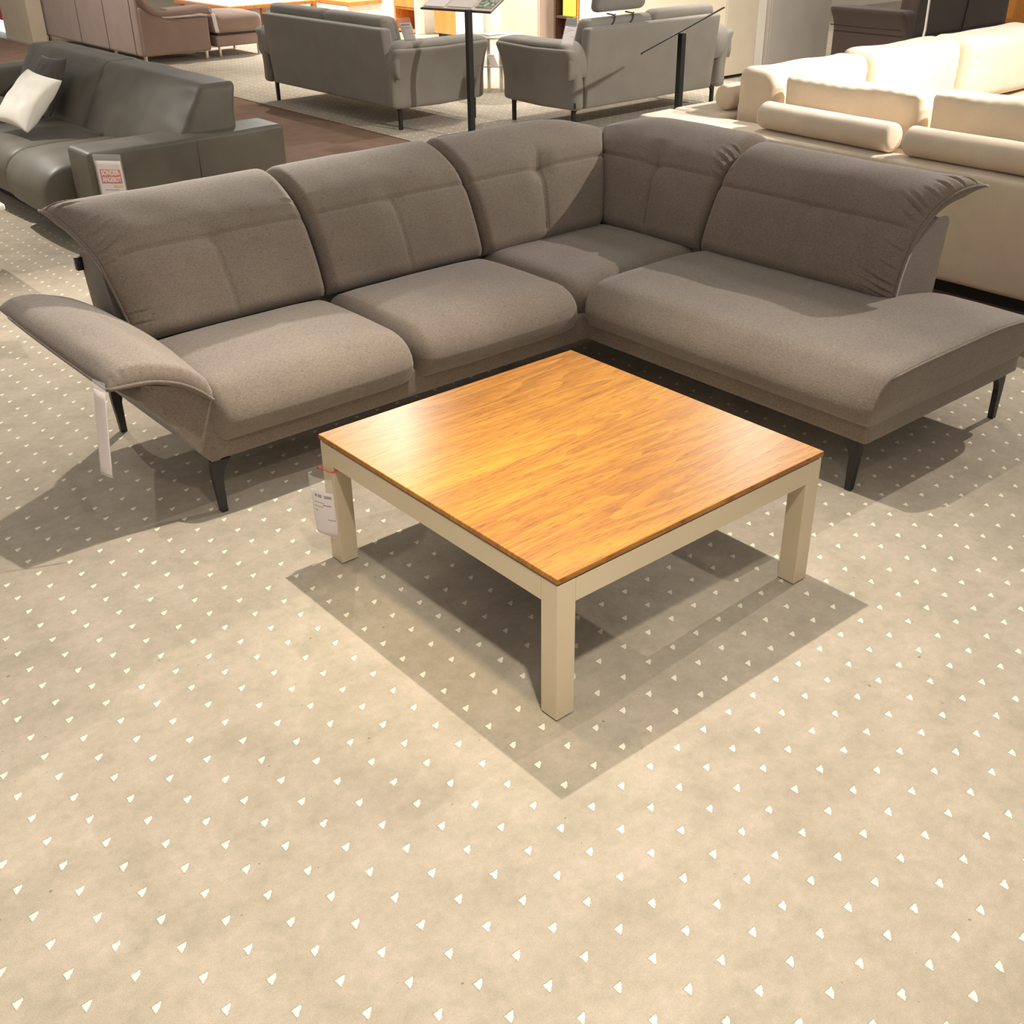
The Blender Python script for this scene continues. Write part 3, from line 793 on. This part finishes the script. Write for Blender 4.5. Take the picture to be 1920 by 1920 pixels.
s2, pl2 = stand('black display stand with a tilted panel seen edge-on beside the cream sofa', (4.4, 4.8, 3.6, 4.0), 4.62, 3.80, .83, (4.62, 3.80, .855), (.74, .67, -.095), (.59, -.65, .47), .34, .64, False)

# ================================================================== LEATHER SOFA
ls = thing('leather_sofa', 'dark grey-green leather sofa with a long low arm, behind the corner sofa', 'sofa', (.9, 5.5, 0))
LM = M['leather']
def lpuff(k, ax=2):
    def fn(x, y, z, u, v, w):
        if w > 0: z += k*(1-u*u)*(1-v*v)*w
        x -= k*.5*(1-w*w)*(1-v*v)*(1 if u < -.6 else 0)
        return x, y, z+micro(x, y, z, .008, 4)
    return fn
part('base_plinth', box(.35, 1.55, 4.2, 8.2, 0, .08), M['blackp'], ls, smooth=False)
am = part('armrest', rbox(.28, 1.49, 4.12, 4.43, .07, .56, (.03, .025, .025), (14, 6, 8), lambda x, y, z, u, v, w: (x, y+micro(x, y, z, .006, 5), z+micro(x, y, z, .005, 4))), LM, ls)
part('seam', tube([(.92, 4.119, .08), (.92, 4.117, .30), (.92, 4.119, .54), (.92, 4.14, .562), (.92, 4.41, .562)], .0025, 5), LM, am)
part('seat_cushion', rbox(.14, .95, 4.45, 5.20, .10, .43, (.16, .06, .14), (14, 14, 8), lpuff(.04)), LM, ls)
part('seat_cushion', rbox(.18, .95, 5.22, 6.2, .10, .42, (.14, .06, .12), (14, 14, 8), lpuff(.03)), LM, ls)
part('seat_cushion', rbox(.18, .95, 6.22, 7.9, .10, .42, (.14, .06, .12), (14, 14, 8), lpuff(.03)), LM, ls)
def lback(y0, y1, seed, tlt=0):
    def fn(x, y, z, u, v, w):
        k = (z-.38)/.42
        x += k*(.27*(1-u)/2+.10*(1+u)/2)
        x -= .045*(1-v**4)*(1-w*w)*(1 if u < 0 else 0)
        wr = .007*noise.noise(Vector((x*9+seed, y*4, z*10)))
        if abs(v) > .75: wr *= 2.0
        return x+wr, y+tlt*k, z+.008*noise.noise(Vector((y*3+seed, 1, 0)))
    return rbox(.79, 1.20, y0, y1, .38, .81, (.055, .035, .045), (6, 22, 14), fn)
part('back_cushion', lback(4.22, 5.60, 3, .06), LM, ls)
part('back_cushion', lback(5.58, 7.0, 8, .06), LM, ls)
part('back_frame', rbox(1.12, 1.48, 4.44, 8.1, .08, .42, (.04, .04, .05), (4, 20, 6)), LM, ls)
part('armrest', rbox(.5, 1.5, 7.92, 8.2, .08, .55, (.04, .04, .04), (8, 4, 6)), LM, ls)
# throw pillows
def pillow(label, c, ax1, ax2, s, th, mat, seed):
    a = Vector(ax1).normalized(); bq = Vector(ax2); bq = (bq-a*bq.dot(a)).normalized(); n = a.cross(bq)
    c = Vector(c); m = MB(); V = []; Fc = []; K = 26; idx = {}
    ts = [-1+2*t for t in dense(K, .6)]
    def vid(i, j, sd):
        e = i in (0, K) or j in (0, K); key = (i, j, 0 if e else sd)
        if key in idx: return idx[key]
        u, v = ts[i], ts[j]
        h = ((1-u**2)*(1-v**2))**.42 if not e else 0
        pin = 1-.09*(1-v*v)*abs(u)**4; pin2 = 1-.09*(1-u*u)*abs(v)**4
        wr = .10*noise.noise(Vector((u*2.6+seed, v*2.6, sd)))*h
        p_ = c+a*(u*s*pin)+bq*(v*s*pin2)+n*sd*th*(h*(1+wr*2))
        idx[key] = len(V); V.append(tuple(p_)); return idx[key]
    for sd in (1, -1):
        for i in range(K):
            for j in range(K): Fc.append((vid(i, j, sd), vid(i+1, j, sd), vid(i+1, j+1, sd), vid(i, j+1, sd)))
    m.add(V, Fc)
    o = build('throw_pillow', m, mat, org=tuple(c)); o['label'] = label; o['category'] = 'pillow'; return o
pillow('bright white square throw pillow on the leather sofa', (.50, 5.60, .635), (.12, -.74, -.07), (.50, .10, .50), .20, .075, M['whitep'], 1)
pillow('dark grey throw pillow behind the white one on the leather sofa', (.80, 6.10, .64), (.05, -.74, .02), (.35, .0, .62), .20, .06, M['darkp'], 5)

# white side table entering at the left edge
wt = thing('white_side_table', 'white side table with only its corner inside the left edge of the picture', 'table', (-.62, 4.15, 0))
part('tabletop', bbox(-1.03, -.235, 3.99, 4.6, .37, .405, .012, 3), M['white'], wt)
part('leg', bbox(-.52, -.48, 4.08, 4.12, 0, .37, .002), M['white'], wt, smooth=False)
part('leg', bbox(-.98, -.94, 4.48, 4.52, 0, .37, .002), M['white'], wt, smooth=False)
ts_ = tag('pale price tag at the left edge of the picture near the white table', (-.66, 3.52, .44), (.62, -.5, 0), (.06, -.06, -1), .155, .20, .004, top=.12)
part('holder_rod', tube([(-.60, 3.50, .0), (-.60, 3.50, .38)], .008, 8), M['chrome'], ts_, label='short metal rod')

# ================================================================== CREAM SECTIONAL
cs = thing('cream_sectional_sofa', 'big cream fabric sectional sofa with loose cushions, right behind the corner sofa', 'sofa', (4.6, 1.2, 0))
CR = M['cream']
part('base_plinth', box(3.16, 7.0, -1.35, 2.62, 0, .07), M['blackp'], cs, smooth=False)
part('back_frame', rbox(3.06, 3.35, -1.4, 2.72, .07, .60, (.03, .03, .03), (6, 30, 8), lambda x, y, z, u, v, w: (x+.012*(1-w), y, z+micro(x, y, z, .004, 3))), CR, cs)
part('back_frame', rbox(3.36, 7.1, 2.34, 2.72, .07, .60, (.03, .03, .03), (26, 6, 8), lambda x, y, z, u, v, w: (x, y, z+micro(x, y, z, .004, 3))), CR, cs)
part('seat_cushion', rbox(3.36, 4.6, -1.3, .6, .10, .44, (.06, .06, .06), (10, 14, 5), lpuff(.02)), CR, cs)
part('seat_cushion', rbox(3.36, 4.6, .62, 2.33, .10, .44, (.06, .06, .06), (10, 14, 5), lpuff(.02)), CR, cs)
part('seat_cushion', rbox(4.62, 5.8, 1.2, 2.33, .10, .44, (.06, .06, .06), (10, 10, 5), lpuff(.02)), CR, cs)
part('seat_cushion', rbox(5.82, 7.0, 1.2, 2.33, .10, .44, (.06, .06, .06), (10, 10, 5), lpuff(.02)), CR, cs)
def feather(x0, x1, y0, y1, z0, z1, r, n, seed, thick='x', leanv=0):
    def fn(x, y, z, u, v, w):
        th = u if thick == 'x' else v; al = v if thick == 'x' else u
        bul = .035*(1-al*al)*(1-w*w)*th
        e = max(abs(al), abs(w))
        wr = 0
        if e > .70:   # gathered seams
            t = y if thick == 'x' else x
            fr = (t*26 if abs(w) > abs(al) else z*30)
            wr = .0032*math.sin(fr*3+4*noise.noise(Vector((t*3, z*3, seed))))*math.exp(-((e-.88)/.08)**2)
        wr += .009*noise.noise(Vector((x*4+seed, y*4, z*5)))
        z2 = z+.018*noise.noise(Vector((x*3+seed, y*3, 0)))*max(0, w)
        lz = leanv*(z-z0)
        if thick == 'x': return x+bul+wr*(1 if th > 0 else -1)*abs(th)+lz, y, z2
        return x, y+bul+wr*(1 if th > 0 else -1)*abs(th)+lz, z2
    return rbox(x0, x1, y0, y1, z0, z1, r, n, fn)
def loose(name, mb, label, cat, group, org, pipe=None):
    o = build(name, mb, CR, org=org)
    if pipe:
        q = build('piping', tube([(x-org[0], y-org[1], z-org[2]) for x, y, z in pipe], .0045, 6), CR); q.parent = o
    o['label'] = label; o['category'] = cat; o['group'] = group; return o
BC = 'loose back cushions of the cream sofa'; BO = 'bolsters on the cream sofa'
loose('back_cushion', feather(3.405, 3.60, 1.08, 1.93, .465, .865, (.05, .04, .035), (5, 60, 24), 1, 'x', -.05), 'cream back cushion seen from behind, standing behind the shorter bolster', 'cushion', BC, (3.46, 1.5, .44))
loose('back_cushion', feather(3.405, 3.60, -.02, 1.03, .465, .875, (.05, .04, .035), (5, 60, 24), 7, 'x', -.05), 'cream back cushion seen from behind, standing behind the longer bolster', 'cushion', BC, (3.46, .5, .44))
loose('back_cushion', feather(3.42, 4.36, 2.02, 2.29, .465, .87, (.06, .08, .07), (60, 6, 24), 3, 'y', .0), 'sunlit cream back cushion on the far row, leftmost beside the small bolster', 'cushion', BC, (3.9, 2.15, .44))
loose('back_cushion', feather(4.40, 5.36, 2.01, 2.30, .465, .88, (.06, .08, .07), (60, 6, 24), 11, 'y', .0), 'cream back cushion in the middle of the far row', 'cushion', BC, (4.9, 2.15, .44))
loose('back_cushion', feather(5.40, 6.45, 1.96, 2.30, .465, .88, (.06, .08, .07), (60, 6, 24), 19, 'y', .0), 'puckered cream back cushion at the right end of the far row', 'cushion', BC, (5.9, 2.1, .44))
def bolster(p0, p1, r):
    m = MB(); P0 = Vector(p0); P1 = Vector(p1); t = (P1-P0).normalized(); x = Vector((0, 0, 1)); y = t.cross(x); L_ = (P1-P0).length
    prof = [(0, .0), (0, r*.6), (.004, r*.86), (.012, r*.96), (.025, r)]+[(.025+(L_-.05)*i/14, r) for i in range(1, 14)]+[(L_-.025, r), (L_-.012, r*.96), (L_-.004, r*.86), (L_, r*.6), (L_, 0.0)]
    n = 28; V = []; Fc = []
    for a, rr in prof:
        for k in range(n):
            an = 2*PI*k/n; q = rr*(1+.03*noise.noise(Vector((a*7, math.cos(an)*2, math.sin(an)*2))))
            V.append(P0+t*a+x*math.sin(an)*q*(1 if math.sin(an) > 0 else .93)+y*math.cos(an)*q)
    for i in range(len(prof)-1):
        for k in range(n): Fc.append((i*n+k, i*n+(k+1) % n, (i+1)*n+(k+1) % n, (i+1)*n+k))
    m.add(V, Fc)
    bm = bmesh.new(); vs = [bm.verts.new(v) for v in m.v]
    for f in m.f: bm.faces.new([vs[i] for i in f])
    bmesh.ops.remove_doubles(bm, verts=bm.verts, dist=1e-5); bmesh.ops.dissolve_degenerate(bm, edges=bm.edges, dist=1e-6)
    bm.verts.index_update(); r_ = MB().add([v.co[:] for v in bm.verts], [[v.index for v in f.verts] for f in bm.faces]); bm.free(); return r_
loose('bolster', bolster((3.245, 1.93, .672), (3.19, 1.07, .672), .074), 'shorter cream bolster lying on the near ledge of the cream sofa', 'bolster', BO, (3.2, 1.5, .6))
loose('bolster', bolster((3.20, 1.00, .672), (3.20, -.35, .672), .074), 'longer cream bolster running out of the picture at the right edge', 'bolster', BO, (3.2, .4, .6))
loose('bolster', bolster((3.50, 2.44, .672), (4.3, 2.44, .672), .074), 'small cream bolster end peeking out left of the far cushions', 'bolster', BO, (3.9, 2.44, .6))

# ================================================================== ROSE TAUPE SOFA (back left)
rs = thing('fabric_sofa', 'rose-taupe fabric sofa seen from behind on short chrome legs, far left', 'sofa', (4.1, 12.5, 0))
RM = M['rose']
part('back_panel', rbox(3.64, 3.80, 11.12, 14.35, .095, .90, (.03, .03, .03), (3, 30, 10)), RM, rs)
for y in (11.28, 12.05, 12.9): part('seam', tube([(3.637, y, .10), (3.635, y, .5), (3.637, y, .88)], .003, 5), M['char'], rs)
part('side_panel', rbox(3.66, 4.50, 11.10, 11.24, .095, .47, (.03, .03, .03), (8, 3, 6), lambda x, y, z, u, v, w: (x, y, z+(.0 if w < 0 else .16*max(0, (4.0-x)/.34)))), RM, rs)
part('armrest', sheet([(.0, .80), (.05, .68), (.12, .585), (.25, .535), (.55, .53), (.80, .535), (.88, .50)], const(11.06), const(11.32), lambda u, d, z: (3.66+d, u, z), .055, .03, (.06, .06, .04, .04), 14, 30), RM, rs)
part('seat_base', rbox(3.75, 4.50, 11.24, 14.2, .10, .30, (.02, .02, .02), (6, 12, 3)), RM, rs)
part('seat_cushion', rbox(3.85, 4.52, 11.30, 14.1, .30, .46, (.05, .05, .05), (6, 12, 4)), RM, rs)
for x, y in ((3.68, 11.14), (4.44, 11.14), (3.72, 12.07), (3.72, 13.73), (3.72, 14.25)):
    part('leg', cyl(x, y, 0, .10, .022, 14), M['chrome'], rs, sharp=40)
fs = thing('footstool', 'rose-taupe upholstered footstool beside the rose-taupe sofa', 'footstool', (4.88, 11.45, 0))
part('base_frame', rbox(4.58, 5.20, 11.12, 11.85, .12, .24, (.02, .02, .02), (8, 8, 2)), RM, fs)
part('cushion', rbox(4.56, 5.22, 11.10, 11.87, .26, .47, (.09, .09, .08), (10, 10, 5), lpuff(.025)), RM, fs)
part('inner_frame', box(4.62, 5.16, 11.16, 11.8, .23, .28), M['char'], fs, smooth=False)
for x, y in ((4.63, 11.17), (5.15, 11.17), (4.63, 11.8), (5.15, 11.8)):
    part('leg', cyl(x, y, 0, .125, .018, 14), M['chrome'], fs, sharp=40)
rt = tag('thin white price tag hanging from the armrest of the rose-taupe sofa', (4.50, 11.02, .52), (.10, -.10, 0), (.12, -.02, -1), .05, .23, 0, top=.1, strips=False)

part('cord', tube([(4.505, 11.018, .52), (4.505, 11.06, .54), (4.50, 11.12, .53)], .003, 5), M['white'], rt)
# low table with wooden frame behind the rose sofa
lt = thing('wooden_table', 'low table with a white top and orange wood edge behind the footstool', 'table', (5.9, 12.8, 0))
part('tabletop', bbox(5.28, 6.6, 12.08, 13.6, .455, .465, .003), M['white'], lt, smooth=False)
part('wood_frame', bbox(5.26, 6.62, 12.06, 13.62, .415, .455, .004), M['owood'], lt, smooth=False)
for x, y in ((5.3, 12.1), (6.52, 12.1), (5.3, 13.52), (6.52, 13.52)):
    part('leg', bbox(x, x+.06, y, y+.06, 0, .415, .003), M['owood'], lt, smooth=False)

# ================================================================== CHARCOAL SOFA (back right)
ch = thing('fabric_sofa', 'dark charcoal sofa with quilted back, seen from behind at the upper right', 'sofa', (9.5, 4.9, 0))
CH = M['char']
def chf(x, y, z, u, v, w): 
    return x, y-.05*max(0, (z-.2)/.6), z
part('back_panel', rbox(8.66, 10.42, 4.46, 4.66, .13, 1.02, (.03, .04, .03), (20, 4, 14), chf), CH, ch)
part('seam', tube([(8.68, 4.432, .42), (9.5, 4.428, .42), (10.4, 4.432, .42)], .006, 5), M['blackp'], ch)
part('seam', tube([(9.56, 4.458, .15), (9.56, 4.43, .42), (9.56, 4.38, 1.0)], .006, 5), M['blackp'], ch)
def armf(x, y, z, u, v, w):
    k = max(0, (z-.42)/.22); return x-.10*k*k if u < 0 else x-.03*k, y, z
part('armrest', rbox(8.56, 8.78, 4.44, 5.30, .15, .66, (.04, .04, .04), (4, 12, 12), armf), CH, ch)
part('armrest', rbox(10.3, 10.5, 4.46, 5.30, .15, .66, (.04, .04, .04), (4, 12, 8)), CH, ch)
part('seam', tube([(8.50, 4.47, .49), (8.505, 4.9, .485), (8.50, 5.28, .49)], .005, 5), M['blackp'], ch)
part('seat_base', rbox(8.75, 10.35, 4.6, 5.3, .13, .42, (.03, .05, .05), (10, 8, 4)), CH, ch)
for x, y in ((8.66, 4.56), (10.38, 4.56), (8.66, 5.2), (10.38, 5.2)):
    part('leg', cyl(x, y, 0, .15, .02, 12), M['black'], ch, sharp=40)
lp = build('bent_white_pole', tube([(7.62, 3.72, .012), (7.63, 3.72, .20), (7.66, 3.72, .45), (7.68, 3.71, .62), (7.66, 3.70, .85), (7.63, 3.70, 1.2), (7.60, 3.70, 1.6), (7.60, 3.70, 1.9)], .010, 8).add(*(lambda m: (m.v, m.f))(cyl(7.62, 3.72, 0, .014, .13, 24))), M['white'], sharp=40, org=(7.62, 3.72, 0))  # only a bent white pole on a round foot, gives no light
lp['label'] = 'thin slightly bent white upright pole in front of the charcoal sofa'; lp['category'] = 'pole'

# ================================================================== CABINETS ALONG THE BACK
def cabinet(label, x0, x1, y0, y1, h, mat, doors=(), dm=None, name='tall_cabinet', cat='cabinet', toe=.03, faces='y'):
    c = thing(name, label, cat, ((x0+x1)/2, (y0+y1)/2, 0))
    part('toe_kick', box(x0+.03, x1-.03, y0+.03, y1-.03, 0, toe), M['blackp'], c, smooth=False)
    part('carcass', bbox(x0, x1, y0, y1, toe, h, .004), mat, c, smooth=False)
    for a0, a1 in doors:
        if faces == 'y': part('door', bbox(a0, a1, y0-.018, y0-.001, toe+.005, h-.005, .003), dm or mat, c, smooth=False)
        else: part('door', bbox(x0-.018, x0-.001, a0, a1, toe+.005, h-.005, .003), dm or mat, c, smooth=False)
    return c
cabinet('tall pale beige cabinet right of the grey sofa with the headrest', 7.50, 7.98, 5.83, 7.30, 2.2, M['cab'], ((7.505, 7.975),))
cabinet('tall pale grey cabinet behind the left end of the cream sofa', 8.24, 9.28, 5.86, 6.5, 2.2, M['cabg'], ((8.25, 9.27),))
structure('wall_partition', bbox(7.985, 8.09, 5.95, 6.6, 0, 2.6, .004), M['pillar'])
cabinet('white cabinet wall behind the grey sofa with the headrest', 7.6, 8.08, 7.32, 8.05, 2.2, M['white'], ((7.33, 8.04),), faces='x')
bk = thing('dark_bookcase', 'narrow dark wood bookcase holding a lime yellow box', 'bookcase', (7.8, 8.3, 0))
part('side_panel', bbox(7.6, 8.05, 8.08, 8.10, 0, 2.1, .002), M['owood'], bk, smooth=False)
part('side_panel', bbox(7.6, 8.05, 8.47, 8.50, 0, 2.1, .002), M['dwood'], bk, smooth=False)
part('back_panel', box(8.03, 8.05, 8.10, 8.47, 0, 2.1), M['dwood'], bk, smooth=False)
for z in (.02, .40, .78, 1.2, 1.6, 2.05): part('shelf', bbox(7.61, 8.03, 8.10, 8.47, z, z+.025, .002), M['dwood'], bk, smooth=False)
o = build('storage_box', bbox(7.63, 7.9, 8.155, 8.375, .426, .74, .004), M['yellow'], smooth=False, org=(7.75, 8.26, .426)); o['label'] = 'lime yellow box standing in the dark bookcase'; o['category'] = 'box'
cabinet('tall pink-beige panel cabinet above the round glass table', 7.55, 8.0, 8.70, 9.40, 2.2, M['pink'], ((8.71, 9.39),), faces='x')
cabinet('tall orange wood panel cabinet behind the sloping brochure tray', 7.6, 8.05, 10.38, 10.84, 2.1, M['white'], ((10.39, 10.83),), dm=M['owood'], faces='x', toe=.06)
sh = thing('orange_shelf_unit', 'orange wood shelf unit beside the back cushion of the left grey sofa', 'shelf', (7.8, 11.5, 0))
part('side_panel', bbox(7.6, 8.05, 11.74, 11.78, 0, 2.1, .002), M['owood'], sh, smooth=False)
part('side_panel', bbox(7.6, 8.05, 11.27, 11.30, 0, 2.1, .002), M['white'], sh, smooth=False)
part('back_panel', box(8.03, 8.05, 11.30, 11.74, 0, 2.1), M['owood'], sh, smooth=False)
for z in (.02, .30, .62, 1.0, 1.4, 1.8, 2.05): part('shelf', bbox(7.61, 8.03, 11.30, 11.74, z, z+.025, .002), M['owood'], sh, smooth=False)
part('drawer_front', bbox(7.598, 7.62, 11.305, 11.735, .33, .61, .003), M['owood'], sh, smooth=False)
sb = cabinet('low white sideboard with an orange wood top behind the left grey sofa', 7.4, 7.95, 12.6, 14.2, .29, M['white'], ((12.61, 13.4), (13.41, 14.19)), name='sideboard', cat='sideboard', faces='x', toe=.05)
part('wood_top', bbox(7.38, 7.96, 12.58, 14.22, .29, .34, .003), M['owood'], sb, smooth=False)
cabinet('orange wood bookcase panel at the upper right corner behind the charcoal sofa', 11.0, 11.5, 4.5, 5.4, 2.0, M['owood'], ((4.51, 5.39),), faces='x')
bl = build('lit_display', bbox(3.66, 3.74, 15.2, 17.2, 0, .16, .005), M['blue'], smooth=False, org=(3.7, 16, 0)); bl['label'] = 'bright pale blue lit panel at the far left edge'; bl['category'] = 'display'
rd = build('red_board', bbox(3.66, 3.74, 15.2, 17.2, .16, .42, .005), M['red'], smooth=False, org=(3.7, 16, .16)); rd['label'] = 'dull red board above the pale blue lit panel at the far left edge'; rd['category'] = 'board'
